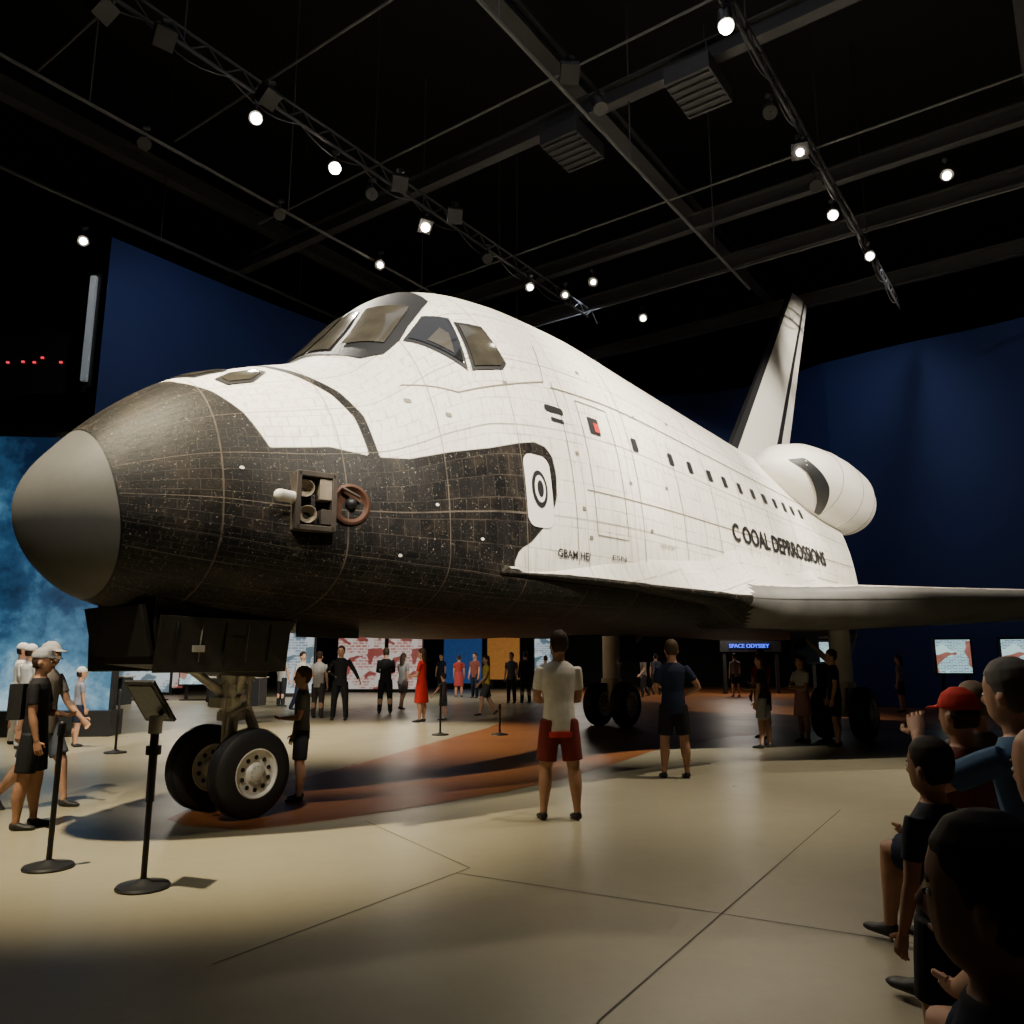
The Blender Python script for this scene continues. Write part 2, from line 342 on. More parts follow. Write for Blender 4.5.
# --- forward thruster pod on the cheek
th=MB(); M_pod=mat('pod_tan',(.30,.25,.18),.6,noise=.5,nscale=10); M_podd=mat('pod_dark',(.06,.048,.038),.6,noise=.5,nscale=12)
for sg in(1,-1):
    def Lp(s,o,z): return Vector((s,-o*sg,z))
    c0=Lp(1.78,1.44,2.93)
    R0=Matrix.Rotation(-math.radians(18)*(-sg)*-1,3,'Z')
    for (ds_,dz,w,h) in((-.17,0,.05,.54),(.17,0,.05,.54),(0,.25,.36,.05),(0,-.25,.36,.05)):
        th.box(c0+R0@Vector((ds_,0,dz)),(w,.30,h),M_podd,R0)
    th.box(c0+R0@Vector((0,.1*sg,0)),(.36,.1,.5),M_black,R0)
    th.box(c0+R0@Vector((.09,-.02*sg,.12)),(.12,.22,.2),M_pod,R0); th.box(c0+R0@Vector((.10,-.04*sg,-.14)),(.1,.2,.14),M_podd,R0)
    for zz,xx in((.12,-.06),(-.12,-.03)):
        th.lathe(c0+R0@Vector((xx,-.0*sg,zz)),R0@Vector((-.35,-1*sg,0)),[(-.05,.04),(.03,.06),(.10,.085),(.11,.08),(.04,.05),(0,0)],M_pod,20)
    th.cyl(c0+R0@Vector((-.16,-.08*sg,.02)),c0+R0@Vector((-.34,-.14*sg,.02)),.055,M_white,20)
    th.ball(c0+R0@Vector((-.34,-.14*sg,.02)),.056,M_white,16)
    th.lathe(Lp(2.12,1.57,2.95),R0@Vector((0,-1*sg,0)),[(-.12,.19),(.05,.20),(.06,.17),(.02,.13),(.0,.0)],M_rust,28)
    th.ball(Lp(2.12,1.60,2.96),.06,M_dark,12); th.cyl(Lp(2.0,1.60,3.10),Lp(2.18,1.66,3.02),.015,M_podd,8)
th.obj('thruster_pod',SH,bevel=.008)
# --- wings
le_s=np.array([3.8,5,6,7.5,8.7,9.3,9.9,12.8,15.5,16.3,18.2]); le_o=np.array([2.08,2.30,2.42,2.58,2.82,3.15,3.7,5.95,8.2,8.65,8.7])
lef=pchip(le_s,le_o)
M_rcc=mat('leading_edge_grey',(.12,.117,.11),.5,noise=.5,nscale=3)
def wing(sg):
    V=[];UV=[];B=[];n=44; S_=np.linspace(3.8,18.2,140); ro=1.7
    for s in S_:
        ole=lef(s)
        Tle=np.interp(s,[3.6,6,8.4,9.4,10.5,13,16,17.2,18.2],[.03,.05,.13,.40,.43,.32,.20,.14,.02])
        D=np.interp(s,[3.6,8,9.5,20],[.12,.3,.75,.7])
        for side in(1,-1):
            for k in range(n):
                t=k/(n-1); o=(ro+(ole-ro)*(1-(1-t)**2)) if side>0 else (ole-(ole-ro)*(t**2))
                d=ole-o; zm=np.interp(o,[2,3,8.7],[2.42 if s<8 else np.interp(s,[8,10],[2.42,2.37]),np.interp(s,[8,10],[2.43,2.38]),2.58])
                f=math.sqrt(max(0,1-(1-min(1,d/D))**2))
                if side>0: z=zm+Tle*.68*f+ (.75*math.exp(-max(0,o-2.28)/.16)*np.interp(s,[3.6,6,9],[0,.5,1]) if o>2.1 else .5)*min(1,d/.15)
                else: z=zm-Tle*f
                V.append((s,-o*sg,z)); UV.append((s,o+ (20 if side<0 else 0)))
                B.append(.1 if (side<0 or d<.02) else -.1)
    R_=2*n; Fc=[];mi=[]
    for i in range(len(S_)-1):
        for j in range(R_-1):
            Fc.append((i*R_+j,(i+1)*R_+j,(i+1)*R_+j+1,i*R_+j+1))
            s=(S_[i]+S_[i+1])/2; v=V[i*R_+j]; d=lef(s)-abs(v[1]); up=j<n
            lim=min(.7,max(0,(s-8.75)*1.2)); mi.append(1 if (d<lim and not (up and d>.34)) else 0)
    Fc.append(tuple((len(S_)-1)*R_+j for j in range(R_))); mi.append(0)
    me=bpy.data.meshes.new('wing'); me.from_pydata(V,[],Fc); me.materials.append(M_hull); me.materials.append(M_rcc)
    me.polygons.foreach_set('material_index',mi); me.polygons.foreach_set('use_smooth',[True]*len(mi))
    ob=bpy.data.objects.new('wing_port' if sg>0 else 'wing_starboard',me); COL.objects.link(ob); ob.parent=SH
    finish_attr(ob,B,[-5]*len(V),UV)
wing(1); wing(-1)
# --- fin
fin=MB(); cols=[0,.02,.09,.66,.76,1.0]; fm=[M_mark,M_mark,M_deckwhite,M_mark,M_deckwhite]
def finp(c,v,sd):
    z=5.6+(12.4-5.6)*v; a=14.1+(20-14.1)*v; b=18.2+(21.5-18.2)*v; th_=(.17-.08*v)*(math.sin(math.pi*min(1,c*.85+.08))**.7 if c>0 else .02)*(1 if c<1 else .25)
    return (a+(b-a)*c,-sd*th_,z)
for sd in(1,-1):
    for i in range(5):
        V=[];n=14;sub=5
        for a in range(sub+1):
            for k in range(n+1): V.append(finp(cols[i]+(cols[i+1]-cols[i])*a/sub,k/n,sd))
        fin.add(V,[(a*(n+1)+k,(a+1)*(n+1)+k,(a+1)*(n+1)+k+1,a*(n+1)+k+1) for a in range(sub) for k in range(n)],fm[i])
V=[finp(c,1,1) for c in cols]+[finp(c,1,-1) for c in cols[::-1]]; fin.add(V,[tuple(range(len(V)))],M_mark)
V=[finp(1,0,1),finp(1,1,1),finp(1,1,-1),finp(1,0,-1)]; fin.add(V,[(0,1,2,3)],M_deckwhite)
fin.obj('tail_fin',SH)
# --- OMS pods, tail cone, engines
om=MB()
for sg in(1,-1):
    pth=[(12.6,.05,.05,5.38),(12.75,.3,.25,5.38),(13.2,.62,.52,5.37),(14,.86,.74,5.34),(15,.96,.86,5.31),(16,.97,.90,5.29),(17,.92,.86,5.28),(17.7,.78,.74,5.27),(18.15,.55,.53,5.27),(18.3,.42,.40,5.27)]
    om.tube([((s,-1.72*sg,z),a,b) for s,a,b,z in pth],M_deckwhite,48,side=(0,1,0))
    om.lathe((18.3,-1.72*sg,5.27),(1,0,0),[(0,.2),(.06,.16),(.2,.2),(.3,.26),(.3,.22),(.15,.15)],M_dark,32)
    V=[];n=18; px=[p[0] for p in pth]; pa=[p[1] for p in pth]; pb=[p[2] for p in pth]
    for i in range(n+1):
        t=-.35+1.55*i/n
        for k in range(4):
            s=12.85+k*(.10+.10*math.sin(math.pi*i/n))+1.5*(i/n)**1.5; r=np.interp(s,px,pa)+.02; r2=np.interp(s,px,pb)+.02
            V.append((s,-sg*(1.72+r*math.cos(t)),5.34-r2*math.sin(t)))
    om.add(V,[(i*4+k,(i+1)*4+k,(i+1)*4+k+1,i*4+k+1) for i in range(n) for k in range(3)],M_mark)
    for s in(14.6,15.9,17.0):
        a=np.interp(s,px,pa)+.006; b_=np.interp(s,px,pb)+.006; zz=np.interp(s,px,[p[3] for p in pth]); om.tube([((s-.008,-1.72*sg,zz),a,b_),((s+.008,-1.72*sg,zz),a,b_)],M_line,48,side=(0,1,0))
om.tube([((15.8,0,4.5),1.5,1.35),((17,0,4.7),1.3,1.2),((18.2,0,5.0),1.0,.95)],M_deckwhite,40,side=(0,1,0))
om.obj('engine_pods',SH)
en=MB()
for (o,z) in((1.3,3.2),(-1.3,3.2),(0,4.6)):
    s0=16.15 if z<4 else 18.1
    en.lathe((s0,-o,z),(1,0,0),[(0,.35),(.25,.3),(.5,.42),(.9,.62),(1.3,.72),(1.32,.68),(.9,.56),(.4,.3),(.3,.0)],M_dark,36)
en.tube([((15.9,0,2.10),2.1,.1),((17.6,0,2.05),2.0,.05)],M_black,12,side=(0,1,0))
en.obj('main_engines',SH)
# --- nose gear bay with its doors
gb=MB(); A=[(.82,.56,2.08),(2.35,.66,2.05),(2.35,-.66,2.05),(.82,-.56,2.08)]; Bb=[(.90,.46,1.46),(2.05,.50,1.33),(2.05,-.50,1.33),(.90,-.46,1.46)]
V=[(s,-o,z) for s,o,z in A+Bb]; M_bay=mat('bay_black',(.024,.021,.018),.55,.2,noise=.8,nscale=9)
gb.add(V,[(0,1,5,4),(1,2,6,5),(2,3,7,6),(3,0,4,7),(4,5,6,7)],M_bay)
gb.box((.78,0,1.76),(.05,1.08,.46),M_bay,Matrix.Rotation(-.25,3,'Y'))
M_scr=mat('scuffed_edge',(.16,.14,.11),.6,noise=.5,nscale=20)
for sg in(1,-1):
    gb.box((1.50,-.64*sg,1.64),(1.36,.035,.50),M_bay,Matrix.Rotation(.14*sg,3,'X'))
    gb.box((2.7,-.62*sg,1.80),(.8,.04,.14),M_bay)
    for k in range(5): gb.box((.98+.24*k,-.665*sg,1.66),(.010,.02,.36),M_scr if k%2 else M_dark,Matrix.Rotation(.14*sg,3,'X'))
    gb.box((1.50,-.60*sg,1.395),(1.36,.03,.012),M_scr); gb.box((1.2,-.67*sg,1.60),(.12,.02,.06),M_metal); gb.box((1.62,-.66*sg,1.75),(.2,.02,.10),M_dark); gb.box((1.05,-.66*sg,1.8),(.06,.02,.05),M_red)
gb.obj('nose_gear_bay',SH,bevel=.008)
def wheel(mb,c,r,w,ax=(0,1,0)):
    p=[(-w/2,r*.55),(-w/2,r*.72),(-w*.46,r*.86),(-w*.34,r*.96),(-w*.15,r),(w*.15,r),(w*.34,r*.96),(w*.46,r*.86),(w/2,r*.72),(w/2,r*.55)]
    mb.lathe(c,ax,p,M_rubber,56)
    for g in(-.2,-.07,.07,.2): mb.lathe(c,ax,[(w*g-.008,r+.001),(w*g-.006,r+.004),(w*g+.006,r+.004),(w*g+.008,r+.001)],M_black,56)
    for sg in(1,-1):
        mb.lathe(c,ax,[(sg*w*.5,r*.56),(sg*w*.52,r*.53),(sg*w*.40,r*.48),(sg*w*.36,r*.25),(sg*w*.5,r*.2),(sg*w*.56,r*.12),(sg*w*.56,0)],M_white,40)
        a=Vector(ax); u=Vector((0,0,1)); v=a.cross(u)
        for k in range(10):
            t=2*math.pi*k/10; q=Vector(c)+a*sg*w*.375+(u*math.cos(t)+v*math.sin(t))*r*.36
            mb.cyl(q-a*.004,q+a*sg*.012,r*.055,M_dark,10)
            q=Vector(c)+a*sg*w*.52+(u*math.cos(t)+v*math.sin(t))*r*.16; mb.cyl(q,q+a*sg*.01,r*.018,M_metal,6)
ng=MB(); X=2.0
wheel(ng,(X,-.38,.42),.42,.25); wheel(ng,(X,.38,.42),.42,.25)
ng.cyl((X,-.5,.42),(X,.5,.42),.055,M_metal); ng.cyl((X,0,.40),(X,0,1.0),.075,M_metal,20); ng.cyl((X,0,.95),(X,0,1.9),.115,M_white,24)
ng.cyl((X,0,.90),(X,0,.99),.135,M_metal,24); ng.cyl((X,0,1.2),(X,0,1.26),.14,M_metal,24); ng.ball((X,0,.42),.12,M_metal,16)
for a,b,r in(((X+.17,-.07,.52),(X+.28,-.05,.80),.028),((X+.28,-.05,.80),(X+.14,-.05,1.08),.028),((X+.17,.07,.52),(X+.28,.05,.80),.028),((X+.28,.05,.80),(X+.14,.05,1.08),.028),
    ((X-.08,0,1.15),(X-.75,0,1.6),.045),((X,-.12,1.2),(X-.1,-.42,1.7),.035),((X,.12,1.2),(X-.1,.42,1.7),.035),((X-.14,-.1,.55),(X-.14,-.1,1.3),.018),((X+.12,-.11,1.0),(X+.12,-.11,1.7),.025),((X+.12,.11,1.0),(X+.12,.11,1.7),.025),
    ((X-.1,-.13,.62),(X-.1,-.13,.95),.022),((X-.1,-.13,.95),(X+.1,-.13,1.05),.022)): ng.cyl(a,b,r,M_metal,12)
ng.box((X-.13,0,1.08),(.12,.22,.1),M_metal); ng.box((X+.13,-.0,1.32),(.08,.26,.07),M_metal); ng.cyl((X,-.2,1.12),(X,.2,1.12),.04,M_metal)
ng.obj('nose_landing_gear',SH,bevel=.004)
mg=MB()
for sg in(1,-1):
    X=13.6;O=-2.6*sg
    for d in(-.36,.36): wheel(mg,(X,O+d,.5),.5,.36)
    mg.cyl((X,O-.5,.5),(X,O+.5,.5),.08,M_metal); mg.cyl((X,O,.5),(X,O,1.1),.1,M_metal,20); mg.cyl((X,O,1.0),(X,O,2.2),.2,M_white,24); mg.cyl((X,O,.98),(X,O,1.08),.24,M_metal,24)
    mg.cyl((X+.1,O,1.2),(X+1.1,O,2.1),.06,M_metal); mg.cyl((X,O,1.25),(X,O+sg*.8,2.05),.06,M_metal)
    mg.box((X,O+.66*sg,1.75),(1.5,.06,.6),M_bay); mg.cyl((X+.2,O,.55),(X+.36,O,.9),.04,M_metal);mg.cyl((X+.36,O,.9),(X+.15,O,1.2),.04,M_metal)
mg.obj('main_landing_gear',SH,bevel=.004)
# ------------------------------------------------------------------ hall
def poly_obj(name,pts,z,m):
    mb=MB(); mb.add([(x,y,z) for x,y in pts],[tuple(range(len(pts)))],m); return mb.obj(name,smooth=False)
def floor_mat(name,c1,c2,rough):
    m,nt,b=newmat(name); tc=nt.nodes.new('ShaderNodeTexCoord'); ob=tc.outputs['Object']
    n1=noise(nt,ob,.6,6,.6); n2=noise(nt,ob,9,6,.7)
    c=mixc(nt,maprange(nt,n1,.3,.7),c1,c2); c=mixc(nt,math_(nt,'MULTIPLY',maprange(nt,n2,.45,.75),.25),c,tuple(x*.6 for x in c1)); nt.links.new(c,b.inputs['Base Color'])
    nt.links.new(maprange(nt,n1,.2,.8,rough-.06,rough+.1),b.inputs['Roughness']); b.inputs['Specular IOR Level'].default_value=.5; return m
M_floor=floor_mat('floor_concrete',(.37,.335,.23),(.31,.28,.195),.30)
M_brown=floor_mat('floor_brown',(.30,.115,.038),(.21,.078,.028),.34)
poly_obj('floor',[(-26,-10),(26,-10),(26,46),(-26,46)],0,M_floor)
near=[(-3.3,8.05),(-3.0,7.75),(-2.37,7.55),(-1.74,8.0),(-.86,8.84),(-.1,9.65),(.61,10.62),(1.4,12.0),(2.29,13.77),(3.2,15.3),(4.32,16.4),(6,17.4),(8.46,18.0),(26,18.6)]
far=[(26,46),(3,46),(1.6,34),(.45,24.1),(-.55,18.5),(-1.55,14.9),(-2.25,12.2),(-2.9,10.2),(-3.3,8.8)]
poly_obj('floor_brown_inlay',near+far,.004,M_brown)
fj=MB(); M_joint=mat('joint',(.09,.08,.06),.7)
def jl(a,b,w=.009):
    a=Vector((*a,0));b=Vector((*b,0)); d=(b-a).normalized(); n=Vector((-d.y,d.x,0))*w/2; z=Vector((0,0,.003)); fj.add([a+n+z,a-n+z,b-n+z,b+n+z],[(0,1,2,3)],M_joint)
jl((-1.5,4.35),(-.31,6.24)); jl((.37,3.72),(3.34,8.55)); jl((1.30,5.14),(3.3,4.0)); jl((1.30,5.14),(-.4,6.1)); jl((-1.4,8.0),(-.31,6.24)); jl((-.5,1.2),(.37,3.72))
fj.obj('floor_joints',smooth=False)
M_blue=mat('blue_wall',(.008,.024,.115),.75,noise=.15,nscale=.6)
M_blk=mat('black_wall',(.006,.006,.008),.85)
M_ceil=mat('ceiling_black',(.008,.008,.009),.9)
wp=[(-10.1,18.6),(-6.2,23.6),(-1,28.3),(3,30.4),(5.8,30.9),(9,30),(11.2,27.3),(13.1,25.6),(16,23.3),(20,18.5),(23,12)]
def curve_wall(name,pts,z0,z1,m,sub=6):
    P_=[]
    for i in range(len(pts)-1):
        p0=Vector(pts[max(i-1,0)]);p1=Vector(pts[i]);p2=Vector(pts[i+1]);p3=Vector(pts[min(i+2,len(pts)-1)])
        for k in range(sub):
            t=k/sub; P_.append(.5*((2*p1)+(p2-p0)*t+(2*p0-5*p1+4*p2-p3)*t*t+(-p0+3*p1-3*p2+p3)*t**3))
    P_.append(Vector(pts[-1])); V=[];Fc=[]
    for p in P_: V+=[(p.x,p.y,z0),(p.x,p.y,z1),(p.x*1.0,p.y+.3,z0),(p.x,p.y+.3,z1)]
    for i in range(len(P_)-1):
        a=4*i;b=4*i+4; Fc+=[(a,b,b+1,a+1),(a+2,a+3,b+3,b+2),(a+1,b+1,b+3,a+3),(a,a+2,b+2,b)]
    Fc+=[(0,1,3,2),tuple(4*(len(P_)-1)+k for k in(0,2,3,1))]
    mb=MB(); mb.add(V,Fc,m); return mb.obj(name)
curve_wall('wall_blue_upper',wp[:7],3.7,12,M_blue)
curve_wall('wall_blue_right',wp[6:],0,12,M_blue)
def wallbox(name,c,size,m):
    mb=MB(); mb.box(c,size,m); return mb.obj(name,smooth=False)
wallbox('wall_back',(0,46.1,9),(52,.2,18),M_blk); wallbox('wall_left',(-26.1,18,9),(.2,56,18),M_blk); wallbox('wall_right',(26.1,18,9),(.2,56,18),M_blk); wallbox('wall_front',(0,-10.1,9),(52,.2,18),M_blk)
wallbox('ceiling',(0,18,18.1),(52.4,56.4,.2),M_ceil)
poly_obj('ceiling_soffit',[(-6.2,24.3),(-1,29),(5.8,31.6),(9,30.7),(11.2,28.2),(16,31),(16,45.9),(-20,45.9),(-20,24.3)],3.9,M_blk)
def nebula():
    m,nt,b=newmat('nebula_screen'); tc=nt.nodes.new('ShaderNodeTexCoord'); ob=tc.outputs['Object']
    n1=noise(nt,ob,.55,9,.68); sep=nt.nodes.new('ShaderNodeSeparateXYZ'); nt.links.new(ob,sep.inputs[0])
    g=maprange(nt,sep.outputs[2],0,5.6,.20,-.08); f=math_(nt,'ADD',n1,g)
    cr=nt.nodes.new('ShaderNodeValToRGB'); nt.links.new(f,cr.inputs[0]); e=cr.color_ramp.elements
    e[0].position=.36;e[0].color=(.004,.014,.04,1); e[1].position=.80;e[1].color=(.45,.68,.78,1)
    x=e.new(.50); x.color=(.02,.07,.15,1); x=e.new(.64); x.color=(.09,.25,.39,1)
    nt.links.new(cr.outputs[0],b.inputs['Emission Color']); b.inputs['Emission Strength'].default_value=.9; b.inputs['Base Color'].default_value=(.01,.01,.01,1); b.inputs['Roughness'].default_value=.3; return m
vw=empty('video_wall',(-13.2,16.3,0),math.atan2(.5,5.0))
b=MB(); b.box((2.5,.12,3.4),(5.1,.2,5.9),M_dark); b.box((2.5,0,.25),(5.3,.7,.5),M_dark); b.obj('frame',vw,smooth=False)
b=MB(); b.box((2.5,0,3.35),(4.95,.04,5.7),nebula()); o_=b.obj('screen',vw,smooth=False)
ls=MB(); ls.box((-10.30,18.35,9.45),(.14,.1,2.7),mat('led_strip',(.5,.5,.5),.5,emis=(.30,.40,.46),es=.12)); ls.box((-10.30,18.45,9.45),(.24,.08,2.9),M_dark); ls.obj('light_column',smooth=False)
rl=MB(); Mrl=mat('red_led',(.5,0,0),.5,emis=(1,.05,.08),es=1.2); rl.box((-13.2,20.1,9.2),(4,.1,1.6),M_black)
for x in(-14.2,-13.6,-13.3,-12.9,-12.6,-12.4,-11.9): rl.box((x,20.03,9.25+.1*math.sin(x*9)),(.07,.04,.05),Mrl)
rl.obj('led_ticker_sign',smooth=False)
# exhibit panels & screens
def screen_mat(name,base,text_c,es,sc=(3,2.2),img=None):
    m,nt,b=newmat(name); tc=nt.nodes.new('ShaderNodeTexCoord'); ob=tc.outputs['Object']
    sx=nt.nodes.new('ShaderNodeSeparateXYZ'); nt.links.new(ob,sx.inputs[0]); cx=nt.nodes.new('ShaderNodeCombineXYZ'); nt.links.new(sx.outputs[0],cx.inputs[0]); nt.links.new(sx.outputs[2],cx.inputs[1])
    br=nt.nodes.new('ShaderNodeTexBrick'); br.inputs['Scale'].default_value=1; br.inputs['Brick Width'].default_value=1/sc[0]; br.inputs['Row Height'].default_value=.25/sc[1]; br.inputs['Mortar Size'].default_value=.045/sc[1]; br.inputs['Mortar Smooth'].default_value=0
    br.inputs['Color1'].default_value=(*text_c,1); br.inputs['Color2'].default_value=(*[a*.5+c*.5 for a,c in zip(text_c,base)],1); br.inputs['Mortar'].default_value=(*base,1); nt.links.new(cx.outputs[0],br.inputs['Vector'])
    n=noise(nt,ob,1.6,1); c=mixc(nt,maprange(nt,n,.47,.49),tuple(base),br.outputs['Color'])
    if img: c=mixc(nt,maprange(nt,noise(nt,ob,1.4,1),.57,.58),c,mixc(nt,noise(nt,ob,5,5),img,tuple(x*.15 for x in img)))
    nt.links.new(c,b.inputs['Emission Color']); b.inputs['Emission Strength'].default_value=es; b.inputs['Base Color'].default_value=(.2,.2,.2,1); b.inputs['Roughness'].default_value=.4; return m
def panel(name,x0,x1,y,z0,z1,m,legs=True,rz=0):
    e=empty(name,((x0+x1)/2,y,0),rz); w=x1-x0; b=MB(); b.box((0,.08,(z0+z1)/2),(w+.12,.12,z1-z0+.12),M_dark)
    if legs:
        for sx in(-1,1): b.box((sx*w*.35,.1,z0/2),(.1,.08,z0),M_dark)
        b.box((0,.1,.02),(w*.9,.5,.04),M_dark)
    b.obj('frame',e,smooth=False); b=MB(); b.box((0,0,(z0+z1)/2),(w,.05,z1-z0),m); b.obj('display',e,smooth=False)
P1=screen_mat('panel_red_text',(.60,.53,.48),(.40,.12,.10),.75,(3.5,1.8),(.42,.05,.05)); P2=screen_mat('panel_white',(.50,.58,.62),(.12,.2,.28),.85,(3.5,2.2),(.1,.22,.3)); P3=screen_mat('screen_blue',(.44,.66,.66),(.05,.12,.2),1.25,(7,6),(.42,.16,.12)); P4=mat('panel_orange',(.4,.2,.05),.6,emis=(.7,.28,.06),es=.25,noise=.5)
panel('exhibit_panel',-8.3,-6.1,38.8,.15,3.2,P1); panel('exhibit_panel',-5.9,-4.3,38.8,.15,3.2,P1)
panel('exhibit_panel',-9.6,-8.3,34,.15,2.7,P2); panel('exhibit_panel',-15.5,-13.0,31,.3,2.0,P2); panel('exhibit_panel',-12.6,-11.0,31,.6,2.2,P3); panel('exhibit_panel',-17,-14.5,36,.3,2.6,P1)
panel('exhibit_panel',-1.3,.4,43,.5,2.9,P4); panel('exhibit_panel',-3.6,-1.6,43,.3,2.9,mat('panel_navy',(.02,.08,.25),.5,emis=(.015,.07,.25),es=.4,noise=.6)); panel('exhibit_panel',1.2,2.2,43,.6,2.6,P2)
panel('touch_screen_kiosk',11.80,12.65,22.5,1.15,2.05,P3,rz=-.3); panel('touch_screen_kiosk',13.35,14.5,22.0,1.15,2.05,P3,rz=-.3); panel('touch_screen_kiosk',9.4,10.15,25.6,1.45,2.05,P3,rz=-.3)
nb=MB(); cu=bpy.data.curves.new('t','FONT'); cu.body='SPACE ODYSSEY'; cu.size=.25; cu.extrude=.03; to=bpy.data.objects.new('t',cu); COL.objects.link(to); bpy.context.view_layer.update(); tm=bpy.data.meshes.new_from_object(to.evaluated_get(bpy.context.evaluated_depsgraph_get()))
Rn=Matrix.Rotation(math.pi/2,4,'X'); nb.add([(Rn@v.co)+Vector((9.9,37,2.05)) for v in tm.vertices],[tuple(p.vertices) for p in tm.polygons],mat('neon_blue',(0,0,.2),.5,emis=(.06,.12,1),es=2.2)); bpy.data.objects.remove(to)
nb.box((10.9,37.15,2.12),(2.8,.2,.5),M_black); nb.box((9.7,37.2,.95),(.15,.15,1.9),M_black);nb.box((12.1,37.2,.95),(.15,.15,1.9),M_black); nb.obj('neon_sign',smooth=False)
for (x,y) in((-10.2,30.0),(-9.2,27.5),(-14,28)):
    b=MB(); b.box((x,y,.45),(1.7,.8,.9),M_dark); b.box((x,y,.93),(1.8,.9,.05),M_metal); b.box((x-.2,y-.05,1.1),(.9,.5,.3),P2,Matrix.Rotation(.5,3,'X')); b.obj('exhibit_counter',smooth=False,bevel=.02)
# ------------------------------------------------------------------ ceiling structure
M_steel=mat('ceiling_steel',(.040,.040,.044),.6,.2,noise=.3); M_steel2=mat('ceiling_beam_grey',(.045,.045,.046),.7,noise=.2); M_pipe=mat('ceiling_pipe_grey',(.10,.10,.10),.6,noise=.2)
d1=Vector((.584,.812,0)); d2=Vector((-.812,.584,0))
def pipe(name,p,dr,a,b_,r,z,m,hang=True,lat=False):
    mb=MB(); P0=Vector((*p,z)); mb.cyl(P0+dr*a,P0+dr*b_,r,m,10)
    if lat:
        up=Vector((0,0,.3)); mb.cyl(P0+dr*a+up,P0+dr*b_+up,r*.8,m,10); t=a
        while t<b_: mb.cyl(P0+dr*t,P0+dr*(t+.35)+up,r*.5,m,6); mb.cyl(P0+dr*(t+.35)+up,P0+dr*(t+.7),r*.5,m,6); t+=.7
        # drooping power cable along the truss
        t=a
        while t<b_-1.6:
            mb.tube([(P0+dr*(t+1.6*k/6)+Vector((0,0,-.02-.22*math.sin(math.pi*k/6))),.012,.012) for k in range(7)],m,6); t+=1.6
    t=a+1
    while t<b_ and hang: mb.cyl(P0+dr*t,P0+dr*t+Vector((0,0,17.97-z)),.015,m,6); t+=4.5
    mb.obj(name,smooth=False)
pipe('lighting_truss',(-4.71,13.15),d1,-7,12,.035,11.78,M_steel,lat=True)
pipe('lighting_truss',(3.36,10.96),d1,-9,14,.035,11.78,M_steel,lat=True)
pipe('ceiling_pipe',(-8.6,11.8),d1,-4,16,.035,11.5,M_pipe); pipe('ceiling_pipe',(-.5,10.7),d1,-5,12,.035,11.5,M_pipe)
pipe('ceiling_pipe',(7.5,9),d1,-5,16,.035,11.8,M_pipe); pipe('ceiling_pipe',(-12,15),d1,-5,12,.05,12.2,M_steel)
for (px_,py_,z_) in((2,9.5,13.2),(5.5,16,12.2),(7.5,20,12.3),(0,7.5,13.4),(3.2,12,12.6),(6.2,17,13.0)): pipe('ceiling_pipe',(px_,py_),d2,-14,12,.025,z_,M_pipe,hang=False)
def beam(p,a,b_,z,w,dr=d2):
    mb=MB(); R_=Matrix.Rotation(math.atan2(dr.y,dr.x),3,'Z'); c=Vector((*p,z))+dr*(a+b_)/2; L=b_-a
    mb.box(c,(L,w,.05),M_steel2,R_); mb.box(c+Vector((0,0,.4)),(L,w,.05),M_steel2,R_); mb.box(c+Vector((0,0,.2)),(L,.05,.4),M_steel2,R_); mb.obj('ceiling_beam',smooth=False)
for (p,w) in(((1,4),.25),((4.6,13.1),.25),((7.0,18.3),.22),((8.5,20.5),.2),((10.5,24),.2)): beam(p,-16,24,12.9,w)
for p in((-9,20),(-1.5,12),(6,8),(13,12)): beam(p,-14,22,14.2,.35,d1)
def hvac(x,y,z):
    mb=MB(); R_=Matrix.Rotation(math.atan2(d1.y,d1.x),3,'Z'); mb.box((x,y,z),(1.2,.9,.35),M_steel,R_)
    for k in range(6): mb.box(Vector((x,y,z-.2))+R_@Vector((-.5+.2*k,0,0)),(.05,.85,.05),M_steel2,R_)
    for sx in(-1,1):
        for sy in(-1,1): q=Vector((x,y,z))+R_@Vector((sx*.5,sy*.38,0)); mb.cyl(q,(q.x,q.y,12.85),.02,M_steel,6)
    mb.obj('air_vent_unit',smooth=False,bevel=.02)
hvac(1.3,15.5,12.4); hvac(3.6,13.7,12.4)
LP=[(3.36,10.96),(-4.71,13.15),(-3.59,14.67),(-2.0,16.91),(-3.33,18.71),(-10.2,17.54),(.48,19.93),(1.45,20.4),(2.14,19.64),(3.82,21.9),(7.19,16.41),(8.83,18.26),(8.94,14.91),(5.65,14.15),(-1.28,16.49),(-4.31,12.67),(.99,12.05),(-2.35,15.26),(-6.26,10.7),(-5.58,11.26),(-3.0,15.6),(-.6,18.4),(4.7,13.0),(6.4,15.3),(1.6,12.9),(-5.2,16.4),(-7.1,13.9)]
for i,(x,y) in enumerate(LP):
    on=i<14; z=11.3; e=empty('ceiling_spotlight',(x,y,z)); tgt=Vector((1.5,3,0)) if i%3 else Vector((3,8,0)); d=(tgt-Vector((x,y,z))).normalized()
    mb=MB(); mb.cyl(-d*.30,d*.0,.12,M_dark,20,.13); mb.cyl(-d*.36,-d*.28,.08,M_dark,16)
    if 13<i<20 or i in(3,13): mb.box(-d*.1+Vector((0,0,.02)),(.32,.32,.26),M_dark,d.to_track_quat('Z','Y').to_matrix())
    mb.cyl((0,0,.0),(0,0,.3),.02,M_dark,8); mb.cyl((-.05,-.05,.30),(.05,.05,.36),.05,M_dark,8); mb.obj('housing',e)
    if on:
        r=[.115,.10,.115,.10,.07,.08,.075,.06,.06,.075,.10,.09,.08,.07][i]
        mb=MB(); mb.ball(d*.03,r,M_lamp,16); mb.obj('lens',e)
